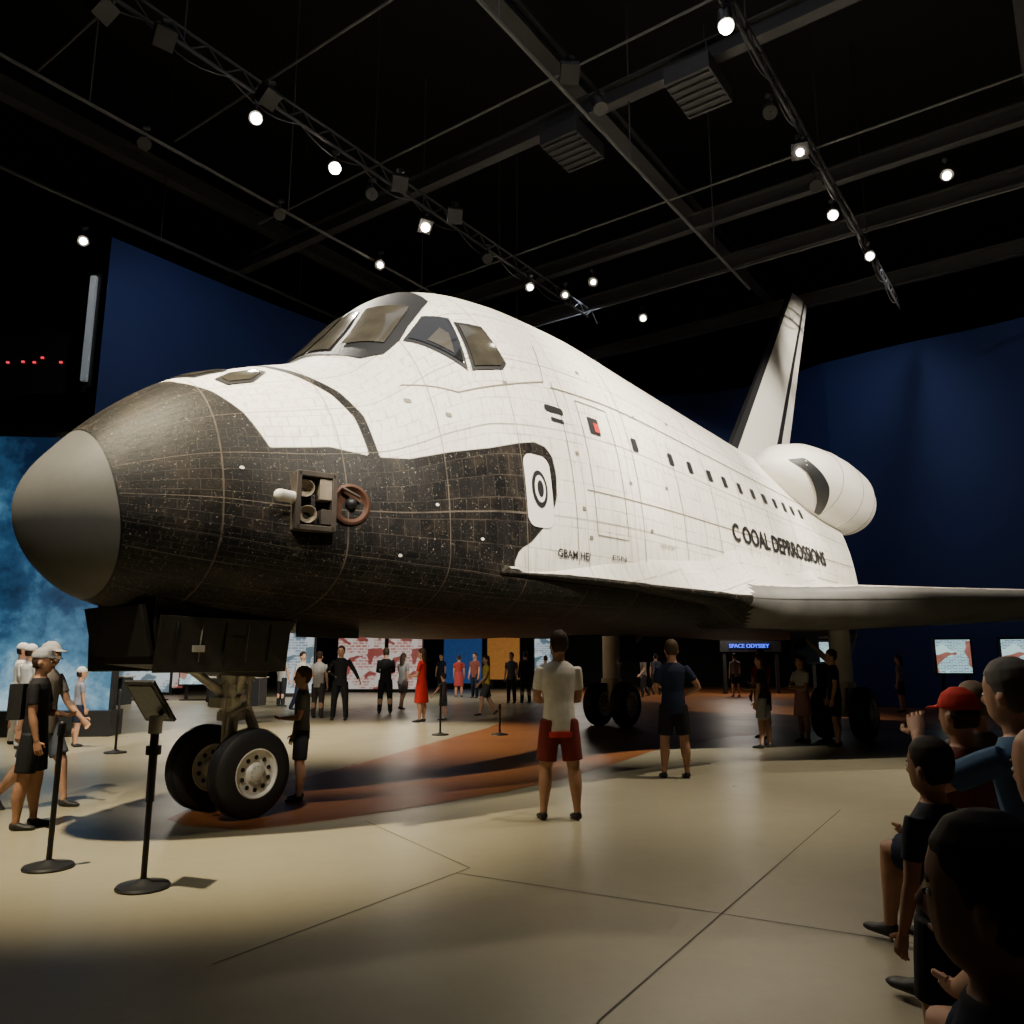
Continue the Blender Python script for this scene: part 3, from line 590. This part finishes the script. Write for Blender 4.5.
# ------------------------------------------------------------------ stanchions
def stanchion(x,y,h,sign=False):
    e=empty('sign_stand' if sign else 'stanchion_post',(x,y,0)); mb=MB()
    mb.lathe((0,0,0),(0,0,1),[(0,0),(0,.17),(.012,.175),(.025,.165),(.04,.06),(.06,.03),(.06,0)],M_dark,36); mb.cyl((0,0,.03),(0,0,h),.02,M_dark,16)
    if sign: mb.cyl((0,0,.55),(0,0,h),.028,M_dark,16); mb.cyl((0,0,h-.22),(0,0,h-.16),.05,M_dark,16); mb.cyl((0,0,h-.08),(0,0,h+.04),.045,M_metal,16)
    else: mb.cyl((0,0,h-.08),(0,0,h),.028,M_dark,16); mb.ball((0,0,h),.026,M_dark)
    mb.obj('post',e)
    if sign:
        mb=MB(); R_=Matrix.Rotation(-.35,3,'Z')@Matrix.Rotation(math.radians(40),3,'X'); mb.box((-.05,.0,h+.14),(.26,.025,.36),M_dark,R_); mb.box(Vector((-.05,0,h+.14))+R_@Vector((0,-.015,0)),(.21,.006,.30),mat('sign_face',(.10,.11,.11),.35,noise=.4,nscale=30),R_); mb.obj('sign_panel',e,smooth=False,bevel=.006)
stanchion(-3.40,6.24,1.02); stanchion(-2.47,5.72,1.08,True); stanchion(-1.46,16.8,1.0); stanchion(-.25,16.8,.6)
stanchion(-6.5,13.6,1.0)
# ------------------------------------------------------------------ people
def remesh(parts,vox,smooth=3):
    V=[];Fc=[]
    for v,f in parts:
        o=len(V); V+=[tuple(x) for x in v]; Fc+=[tuple(a+o for a in q) for q in f]
    me=bpy.data.meshes.new('t'); me.from_pydata(V,[],Fc); ob=bpy.data.objects.new('t',me); COL.objects.link(ob)
    bm=bmesh.new(); bm.from_mesh(me); bmesh.ops.recalc_face_normals(bm,faces=bm.faces); bm.to_mesh(me); bm.free()
    r=ob.modifiers.new('r','REMESH'); r.mode='VOXEL'; r.voxel_size=vox
    s=ob.modifiers.new('s','SMOOTH'); s.factor=.5; s.iterations=smooth
    ev=ob.evaluated_get(bpy.context.evaluated_depsgraph_get()); m2=ev.to_mesh()
    n=len(m2.vertices); a=np.empty(n*3,dtype=np.float32); m2.vertices.foreach_get('co',a); a=a.reshape(-1,3)
    F_=[tuple(p.vertices) for p in m2.polygons]; ev.to_mesh_clear(); bpy.data.objects.remove(ob); return a.tolist(),F_
SK={'l':(.50,.28,.18),'t':(.36,.19,.115),'d':(.12,.06,.035)}
M_eye=mat('eye_white',(.7,.68,.65),.3); M_pup=mat('pupil',(.02,.012,.01),.2); M_lip=mat('lips',(.30,.10,.08),.5)
def person(name,x,y,yaw,h,top=(.1,.1,.1),bot=(.05,.05,.05),skin='l',hair=(.03,.018,.01),style='short',lower='shorts',sleeve='short',shoe=(.03,.03,.03),
           arms=('down','down'),legs=((0,0),(0,0)),lean=0,head=(0,0),spread=.03,vox=.013,child=False,band=None,capc=None,zoff=0,bag=None):
    R=math.radians; Ms=cm(SK[skin],.55); hs=1.16 if child else 1.04
    def U(p):
        p=Vector(p)-Vector((0,0,.55)); a=R(lean); return Vector((p.x*math.cos(a)+p.z*math.sin(a),p.y,-p.x*math.sin(a)+p.z*math.cos(a)))+Vector((0,0,.55))
    J={}
    for i,sg in enumerate((1,-1)):
        a,b=legs[i]; H=Vector((0,sg*.05,.51)); sp=R(spread*100)*sg
        K=H+Vector((math.sin(R(a)),math.sin(sp),math.cos(R(a))*-1)).normalized()*.245
        A=K+Vector((math.sin(R(b)),math.sin(sp)*.6,-math.cos(R(b)))).normalized()*.232
        J[sg]=(H,K,A)
    dz=.035-min(J[1][2].z,J[-1][2].z)
    AP={'down':(4,7,14,2),'back':(-14,8,-4,3),'swing':(22,6,45,2),'front':(12,6,86,-42),'phone':(30,4,125,-25),'hips':(-12,32,35,-55),'fold':(22,8,80,-75),'out':(10,35,30,30),'lap':(20,8,62,-25),'rest':(35,12,70,-20),'wave':(62,12,150,-30)}
    skinp=[];topp=[];botp=[];shoep=[];hands=[]
    tors=[(.49,.080,.056),(.55,.088,.062),(.62,.074,.052),(.70,.086,.056),(.77,.098,.056),(.81,.085,.046),(.835,.045,.038)]
    skinp.append(tube([(U((0,0,z)),a,b) for z,a,b in tors],16,side=(0,1,0)))
    skinp.append(tube([(U((-.004,0,.81)),.036,.036),(U((.002,0,.88)),.033,.033)],12,side=(0,1,0)))
    hc=U((.006,0,.872)); hy,hp=R(head[0]),R(head[1]); Rh=Matrix.Rotation(hy,3,'Z')@Matrix.Rotation(R(lean)*.4-hp,3,'Y')
    def Hd(p): return hc+Rh@(Vector((p[0],p[1],p[2]-.875))*hs)
    hr=[(.862,.014,.022,.022),(.875,.012,.033,.038),(.895,.007,.039,.047),(.92,.003,.043,.052),(.945,.0,.0445,.0545),(.968,-.002,.041,.050),(.985,-.003,.030,.037),(.997,-.003,.012,.015)]
    skinp.append(tube([(Hd((cx,0,z)),a*hs,b*hs) for z,cx,a,b in hr],16,side=Rh@Vector((0,1,0))))
    skinp.append(tube([(Hd((.050,0,.935)),.005*hs,.005*hs),(Hd((.060,0,.914)),.009*hs,.009*hs),(Hd((.052,0,.906)),.006*hs,.006*hs)],8))
    for sg in(1,-1): skinp.append(tube([(Hd((-.004,sg*.045,.900)),.004,.007),(Hd((-.006,sg*.050,.918)),.006,.012),(Hd((-.006,sg*.049,.932)),.004,.008)],8,side=Rh@Vector((0,1,0))))
    shirt=[(.455,.095,.069),(.50,.094,.068),(.55,.091,.066),(.62,.083,.059),(.70,.092,.061),(.77,.102,.060),(.80,.096,.053),(.82,.072,.045),(.836,.048,.042)]
    topp.append(tube([(U((0,0,z)),a,b) for z,a,b in shirt],18,side=(0,1,0)))
    for i,sg in enumerate((1,-1)):
        a,c,b,e=[R(q) for q in AP[arms[i]]]; S=U((0,sg*.102,.792))
        ud=Vector((math.sin(a),sg*math.sin(c),-math.cos(a)*math.cos(c))).normalized(); fd=Vector((math.sin(b)*math.cos(e),sg*math.sin(e),-math.cos(b)*math.cos(e))).normalized()
        E=S+ud*.168; W=E+fd*.148
        skinp.append(tube([(S-ud*.01,.026,.026),(S+ud*.05,.029,.029),(E-ud*.02,.023,.023),(E,.022,.022),(E+fd*.04,.0235,.0235),(W-fd*.02,.016,.016),(W+fd*.004,.0145,.0145)],12))
        if sleeve=='long': topp.append(tube([(S-ud*.015,.032,.032),(S+ud*.05,.034,.034),(E,.028,.028),(E+fd*.05,.026,.026),(W-fd*.005,.021,.021)],12))
        elif sleeve=='short': topp.append(tube([(S-ud*.012,.028,.028),(S+ud*.03,.0325,.0325),(S+ud*.110,.032,.032)],12))
        wv=Vector((1,0,0)); wv=wv-fd*wv.dot(fd)
        if wv.length<.45: wv=Vector((0,0,1)); wv=wv-fd*wv.dot(fd)
        wv.normalize(); cu_=wv.cross(fd)*(1 if sg>0 else -1)
        if cu_.y*sg>0: cu_=-cu_
        hands.append(tube([(W-fd*.006,.014,.011),(W+fd*.02,.021,.010),(W+fd*.048,.021,.008)],10,side=wv))
        for k,(off,ln) in enumerate(((.0165,.036),(.0055,.042),(-.0055,.039),(-.0165,.030))):
            p=W+fd*.044+wv*off; q=p+(fd*.9+cu_*.25).normalized()*ln*.5; r_=q+(fd*.6+cu_*.75).normalized()*ln*.55; hands.append(tube([(p,.0053,.0053),(q,.005,.005),(r_,.004,.004)],6))
        p=W+fd*.012+wv*.017; q=p+(fd*.6+wv*.75).normalized()*.022; hands.append(tube([(p,.0065,.0065),(q,.006,.006),(q+(fd*.9+cu_*.3).normalized()*.018,.0045,.0045)],6))
    for sg in(1,-1):
        H,K,A=J[sg]
        t1=(K-H).normalized(); t2=(A-K).normalized()
        bk=Vector((-.010,0,0)) if abs(t2.x)<.5 else Vector((0,0,-.006))
        skinp.append(tube([(H,.050,.050),(H+t1*.06,.051,.053),(K-t1*.04,.038,.040),(K,.034,.035),(K+t2*.05+bk*.8,.036,.038),(K+t2*.09+bk,.035,.037),(K+t2*.14+bk*.5,.028,.029),(A-t2*.04,.021,.022),(A,.020,.022)],14))
        if lower=='shorts': botp.append(tube([(H+Vector((0,0,.01)),.054,.060),(H+t1*.09,.057,.061),(H+t1*.205,.055,.058)],14))
        elif lower=='trousers': botp.append(tube([(H,.055,.060),(H+t1*.1,.056,.058),(K,.043,.045),(K+t2*.1,.038,.040),(A,.032,.036)],14))
        fx=Vector((1,0,0))
        if t2.x<-.5: fx=Vector((.75,0,-.65))
        shoep.append(tube([(A-fx*.028+Vector((0,0,-.012)),.017,.020),(A+Vector((0,0,-.010)),.024,.026),(A+fx*.05+Vector((0,0,-.020)),.026,.016),(A+fx*.085+Vector((0,0,-.023)),.024,.013),(A+fx*.105+Vector((0,0,-.025)),.012,.007)],10,side=(0,1,0)))
    if lower in('shorts','trousers'): botp.append(tube([((0,0,.475),.082,.060),((0,0,.50),.092,.066),((0,0,.55),.089,.064),(U((0,0,.60)),.079,.056)],18,side=(0,1,0)))
    else:
        l=.30 if lower=='skirt' else .26; botp.append(tube([((0,0,l),.125,.10),((0,0,.42),.112,.086),((0,0,.52),.100,.074),(U((0,0,.61)),.082,.059)],20,side=(0,1,0)))
    mb=MB(); v=vox/h
    def put(parts,m,vx=v,sm=3):
        if parts: V_,F_=remesh(parts,vx,sm); mb.add(V_,F_,m)
    put(skinp,Ms); put(topp,cm(top)); put(botp,cm(bot)); put(shoep,cm(shoe,.5))
    for V_,F_ in hands: mb.add(V_,F_,Ms)
    if band: mb.tube([((0,0,.432),.101,.074),((0,0,.462),.100,.075)],cm(band),18,side=(0,1,0))
    for sg in(1,-1):
        mb.ball(Hd((.0465,sg*.018,.9285)),.0065*hs,M_eye,8,(.7,1,.6)); mb.ball(Hd((.0505,sg*.018,.9285)),.0036*hs,M_pup,8)
        mb.tube([(Hd((.0505,sg*.010,.9395)),.0016,.0016),(Hd((.0500,sg*.018,.942)),.002,.002),(Hd((.0455,sg*.027,.940)),.0015,.0015)],cm(hair),6)
    mb.tube([(Hd((.0485,.013,.8915)),.001,.001),(Hd((.0535,0,.8925)),.0032,.0032),(Hd((.0485,-.013,.8915)),.001,.001)],M_lip,6)
    hp_=[]; sy=Rh@Vector((0,1,0))
    if style in('short','long','bun'):
        hp_.append(tube([(Hd((-.026,0,.888)),.030*hs,.024*hs),(Hd((-.020,0,.905)),.043*hs,.038*hs),(Hd((-.014,0,.93)),.050*hs,.050*hs),(Hd((-.008,0,.957)),.0495*hs,.056*hs),(Hd((-.004,0,.98)),.043*hs,.053*hs),(Hd((-.004,0,.998)),.030*hs,.037*hs),(Hd((-.004,0,1.008)),.012*hs,.015*hs)],16,side=sy))
        # tufts so the hair outline is uneven
        rr=random.Random(int(abs(x*100)+abs(y*37)))
        for k in range(9):
            a=rr.uniform(0,6.28); q=rr.uniform(.2,.8); cx,cy=-.008+.045*q*math.cos(a),.040*q*math.sin(a); zz=1.0-.03*q*q
            hp_.append(tube([(Hd((cx,cy,zz-.02)),.012,.012),(Hd((cx+.008,cy,zz+.004)),.011,.010),(Hd((cx+.018,cy+rr.uniform(-.006,.006),zz+.001)),.005,.005)],8))
        if style=='long': hp_.append(tube([(Hd((-.018,0,.97)),.046*hs,.04*hs),(Hd((-.028,0,.92)),.052*hs,.038*hs),(Hd((-.038,0,.87)),.054*hs,.028*hs),(Hd((-.046,0,.81)),.048*hs,.022*hs),(Hd((-.048,0,.765)),.03*hs,.014*hs)],16,side=sy))
        if style=='bun': hp_.append(tube([(Hd((-.05,0,.96)),.02,.02),(Hd((-.075,0,.965)),.026,.026),(Hd((-.095,0,.96)),.012,.012)],12,side=sy))
        put(hp_,cm(hair,.7),sm=1)
    elif style=='bald':
        hp_.append(tube([(Hd((-.026,0,.885)),.032*hs,.024*hs),(Hd((-.022,0,.905)),.044*hs,.036*hs),(Hd((-.020,0,.93)),.0475*hs,.038*hs),(Hd((-.022,0,.945)),.044*hs,.034*hs)],16,side=sy)); put(hp_,cm(hair,.7))
    elif style=='cap':
        hp_.append(tube([(Hd((-.022,0,.89)),.040*hs,.030*hs),(Hd((-.016,0,.925)),.0475*hs,.044*hs),(Hd((-.014,0,.94)),.047*hs,.044*hs)],16,side=sy)); put(hp_,cm(hair,.7))
        c=capc or (.6,.6,.58); put([tube([(Hd((-.004,0,.945)),.050*hs,.060*hs),(Hd((-.004,0,.965)),.050*hs,.059*hs),(Hd((-.004,0,.99)),.040*hs,.047*hs),(Hd((-.004,0,1.008)),.015*hs,.02*hs)],16,side=sy),
             tube([(Hd((.04,0,.950)),.040*hs,.006),(Hd((.075,0,.947)),.036*hs,.005),(Hd((.098,0,.943)),.020*hs,.004)],12,side=sy)],cm(c),sm=1)
    if bag: mb.box(U((-.10,0,.70)),(.07,.15,.2),cm(bag))
    mb.v=[(a*h,b*h,(c+dz)*h+zoff) for a,b,c in mb.v]
    return mb.obj(name,loc=(x,y,0),rotz=R(yaw))
STAND=((3,-2),(-2,-3)); WALK=((24,8),(-16,-38)); WALK2=((18,0),(-12,-30)); APART=((4,0),(-4,-4))
W_=(.66,.64,.58); BK=(.012,.012,.014); NV=(.012,.018,.04)
person('visitor_man',.46,8.05,100,1.78,top=(.62,.59,.53),bot=(.15,.020,.015),arms=('front','front'),legs=((3,-2),(-3,-4)),spread=.06,band=(.50,.04,.03),shoe=(.02,.015,.012),skin='t',head=(10,4),vox=.011)
person('visitor_man',2.12,10.8,95,1.76,top=(.012,.018,.045),bot=BK,arms=('front','hips'),legs=STAND,spread=.05,skin='t',hair=(.05,.03,.015),vox=.012)
person('visitor_woman',4.39,14.38,150,1.60,top=(.03,.025,.025),bot=(.35,.35,.35),style='long',hair=(.05,.025,.012),arms=('down','front'),legs=APART,spread=.03)
person('visitor_man',4.95,16.2,210,1.70,top=(.40,.03,.025),bot=(.10,.05,.04),arms=('front','down'),legs=STAND,hair=(.03,.02,.015))
person('visitor_woman',5.45,15.41,200,1.58,top=W_,bot=(.5,.25,.25),lower='skirt',arms=('front','fold'),style='bun',legs=STAND)
person('visitor_man',5.78,14.71,170,1.68,top=NV,bot=BK,arms=('down','down'),legs=APART)
person('visitor_boy',-2.33,9.14,200,1.40,top=(.16,.17,.165),bot=(.02,.022,.025),arms=('front','down'),legs=STAND,child=True,hair=(.09,.05,.025),vox=.010)
person('visitor_man',-4.42,7.66,15,1.60,top=BK,bot=BK,arms=('front','down'),legs=APART,style='cap',capc=(.30,.30,.30),skin='t',vox=.010,bag=(.02,.02,.02))
person('visitor_man',-4.92,8.66,-5,1.72,top=(.22,.19,.16),bot=(.08,.09,.11),arms=('swing','back'),legs=WALK,style='cap',capc=(.55,.53,.50),vox=.011)
person('visitor_man',-5.13,21.68,80,1.72,top=(.40,.38,.36),bot=(.05,.04,.04),lower='trousers',arms=('front','down'),legs=STAND)
person('visitor_man',-4.40,20.96,270,1.86,top=BK,bot=BK,lower='trousers',sleeve='long',arms=('out','hips'),legs=APART,spread=.07)
person('visitor_man',-3.60,23.26,100,1.84,top=BK,bot=BK,lower='trousers',sleeve='long',arms=('fold','fold'),legs=APART,spread=.05)
person('visitor_woman',-3.35,25.1,60,1.72,top=(.2,.2,.2),bot=(.12,.1,.1),style='long',legs=WALK2,arms=('swing','back'))
person('visitor_woman',-2.24,20.29,170,1.78,top=(.48,.02,.02),bot=(.48,.02,.02),lower='dress',style='long',hair=(.05,.025,.015),arms=('front','down'),legs=STAND)
person('visitor_child',-1.75,20.9,150,1.15,top=(.06,.05,.05),bot=(.05,.05,.05),child=True,arms=('out','down'),legs=STAND)
person('visitor_woman',-.72,22.8,200,1.66,top=(.55,.40,.06),bot=(.06,.06,.06),arms=('swing','back'),legs=WALK,style='long')
person('visitor_man',-.02,29.1,250,1.76,top=(.10,.10,.10),bot=BK,lower='trousers',legs=STAND); person('visitor_man',.48,29.1,110,1.80,top=BK,bot=BK,lower='trousers',sleeve='long',legs=APART)
person('visitor_woman',-2.2,33.8,90,1.7,top=(.30,.04,.03),bot=(.35,.05,.05),lower='dress',legs=STAND); person('visitor_man',-1.5,33.0,240,1.78,top=(.2,.06,.05),bot=NV,lower='trousers',legs=APART)
person('visitor_man',-3.3,38,250,1.78,top=NV,bot=BK,lower='trousers',legs=STAND); person('visitor_woman',1.3,31.5,100,1.66,top=(.4,.4,.42),bot=NV,lower='skirt',legs=STAND)
person('visitor_man',5.4,33.5,200,1.76,top=(.15,.12,.1),bot=BK,lower='trousers',legs=WALK2,arms=('swing','back')); person('visitor_man',6.3,35.7,90,1.76,top=(.08,.08,.1),bot=BK,lower='trousers',legs=STAND)
person('visitor_man',9.3,34,100,1.76,top=(.2,.2,.22),bot=BK,legs=STAND); person('visitor_woman',11.4,24.0,150,1.64,top=(.18,.15,.13),bot=BK,style='long',legs=STAND); person('visitor_man',-7.6,27,60,1.78,top=(.3,.3,.3),bot=BK,lower='trousers',legs=STAND)
person('visitor_man',-6.3,24.5,-30,1.76,top=(.45,.43,.4),bot=NV,lower='trousers',legs=WALK2,arms=('swing','back'))
person('visitor_man',-8.35,14.1,60,1.76,top=(.8,.8,.8),bot=(.6,.6,.6),lower='trousers',sleeve='long',style='cap',capc=(.8,.8,.8),legs=STAND,arms=('front','front')); person('visitor_man',-9.1,15.1,30,1.80,top=(.8,.8,.8),bot=(.6,.6,.6),lower='trousers',sleeve='long',style='cap',capc=(.8,.8,.8),legs=STAND); person('visitor_child',-7.7,14.6,45,1.35,top=(.25,.25,.3),bot=NV,child=True,legs=STAND,style='cap')
# seated crowd along the right, each on a low stool
SIT=((88,4),(84,-6))
def sit(x,y,yaw,h,**k):
    person('seated_spectator',x,y,yaw,h,legs=SIT,**k)
    sz=(.51+.035-(.51-.245*math.cos(math.radians(88))-.232))*h-.058*h
    mb=MB(); mb.lathe((0,0,0),(0,0,1),[(0,0),(0,.17),(.03,.17),(.04,.05),(sz-.06,.04),(sz-.05,.16),(sz,.17),(sz,0)],M_dark,28); mb.obj('stool',loc=(x-.03*math.cos(math.radians(yaw)),y-.03*math.sin(math.radians(yaw)),0))
SY=104
sit(2.84,5.05,SY,1.74,top=(.14,.12,.10),bot=NV,style='short',hair=(.16,.11,.07),arms=('lap','lap'),vox=.011)
sit(2.34,4.30,SY+10,1.72,top=(.14,.04,.03),bot=NV,style='cap',capc=(.50,.03,.02),arms=('lap','lap'),vox=.010,skin='t')
sit(2.20,3.48,SY+16,1.92,top=(.05,.11,.20),bot=BK,style='short',hair=(.11,.10,.09),arms=('wave','lap'),lean=6,vox=.009)
sit(1.98,2.84,SY,1.74,top=(.16,.13,.12),bot=BK,style='long',hair=(.24,.13,.06),arms=('lap','lap'),vox=.009)
sit(1.46,2.12,SY+4,1.72,top=(.20,.20,.21),bot=NV,style='bald',hair=(.2,.18,.16),arms=('lap','lap'),lean=8,vox=.008)
person('standing_child',1.50,2.98,120,1.20,top=(.02,.022,.03),bot=BK,style='short',hair=(.03,.02,.012),arms=('down','down'),legs=STAND,child=True,vox=.008,skin='t')
person('standing_child',1.10,1.62,120,1.14,top=(.14,.13,.12),bot=BK,style='short',hair=(.20,.12,.06),arms=('down','down'),legs=STAND,child=True,vox=.008)
person('standing_child',.665,1.18,140,1.26,top=(.02,.025,.05),bot=BK,style='short',hair=(.02,.012,.008),arms=('down','down'),legs=STAND,child=True,vox=.006,skin='t')
# ------------------------------------------------------------------ lights
def spot(name,loc,tgt,en,ang,col=(1,.9,.74),blend=.6,r=.15):
    l=bpy.data.lights.new(name,'SPOT'); l.energy=en; l.spot_size=math.radians(ang); l.spot_blend=blend; l.color=col; l.shadow_soft_size=r
    o=bpy.data.objects.new(name,l); COL.objects.link(o); o.location=loc; o.rotation_euler=(Vector(tgt)-Vector(loc)).to_track_quat('-Z','Y').to_euler(); return o
WM=(1,.915,.76)
spot('hull_key_light',(3.5,-2.0,13),(-1.2,10,5.2),26000,32,WM)
spot('hull_key_light',(-4.5,-2,13),(-3,8.8,4.4),7500,32,WM)
spot('hull_key_light',(9,2,13),(2.8,13.5,5.2),24000,36,WM)
spot('hull_key_light',(14,8,13),(7,18.8,5.2),17000,39,WM)
spot('hull_key_light',(-4.7,13.15,11.2),(-.5,11,6),3200,60,WM); spot('hull_key_light',(-2.0,16.9,11.2),(3,16,6),3200,60,WM)
spot('fin_light',(15,14,13),(9,23.5,9.5),9500,28,WM)
spot('floor_pool_light',(-5.5,4.5,12),(-2.7,7.7,0),12500,31,(1,.86,.58),.9); spot('floor_pool_light',(5.6,10.5,11.5),(2.8,11.2,0),3400,50,(1,.88,.68),.8); spot('floor_pool_light',(-10,14,11.5),(-6,16,0),7500,50,(1,.85,.60),.8)
spot('floor_pool_light',(-6.5,19,11.5),(-2.2,16.5,0),9000,42,(1,.86,.62),.8)
spot('floor_pool_light',(3.4,8,11.5),(.2,7.8,0),1700,38,(1,.88,.68),.8); spot('floor_pool_light',(10,16,11.5),(6,14,0),2400,45,(1,.88,.7),.8)
spot('crowd_light',(-1,8,11.5),(2.1,3.6,1.2),700,26,(1,.88,.7),.9)
for (x,y,tx,ty) in((-7,14,-8.5,21),(10,20,12,27),(15,14,17,22),(2,22,2,30)): spot('wall_wash_light',(x,y,12.5),(tx,ty,8),520,80,(.75,.85,1),.9)
def area(name,loc,en,size,col=(1,.9,.75),rot=(0,0,0)):
    l=bpy.data.lights.new(name,'AREA'); l.energy=en; l.size=size; l.color=col; o=bpy.data.objects.new(name,l); COL.objects.link(o); o.location=loc; o.rotation_euler=rot
for x,y in((-12,30),(-4,32),(3,36),(10,36)): area('added_soffit_fill',(x,y,3.85),160,1.5)  # unseen fill lamps added beneath the soffit to brighten visitors and panels
area('hall_ambient_light',(0,8,15),140,8,(.9,.9,1))
w=bpy.data.worlds.new('w'); bpy.context.scene.world=w; w.use_nodes=True; w.node_tree.nodes['Background'].inputs[0].default_value=(.5,.55,.7,1); w.node_tree.nodes['Background'].inputs[1].default_value=.018
# ------------------------------------------------------------------ camera
cam=bpy.data.cameras.new('camera'); co=bpy.data.objects.new('camera',cam); COL.objects.link(co)
co.location=(0,0,1.5); co.rotation_euler=(math.pi/2+math.atan(148/800),0,0); cam.sensor_width=36; cam.lens=36*800/1024; cam.clip_end=200
bpy.context.scene.camera=co
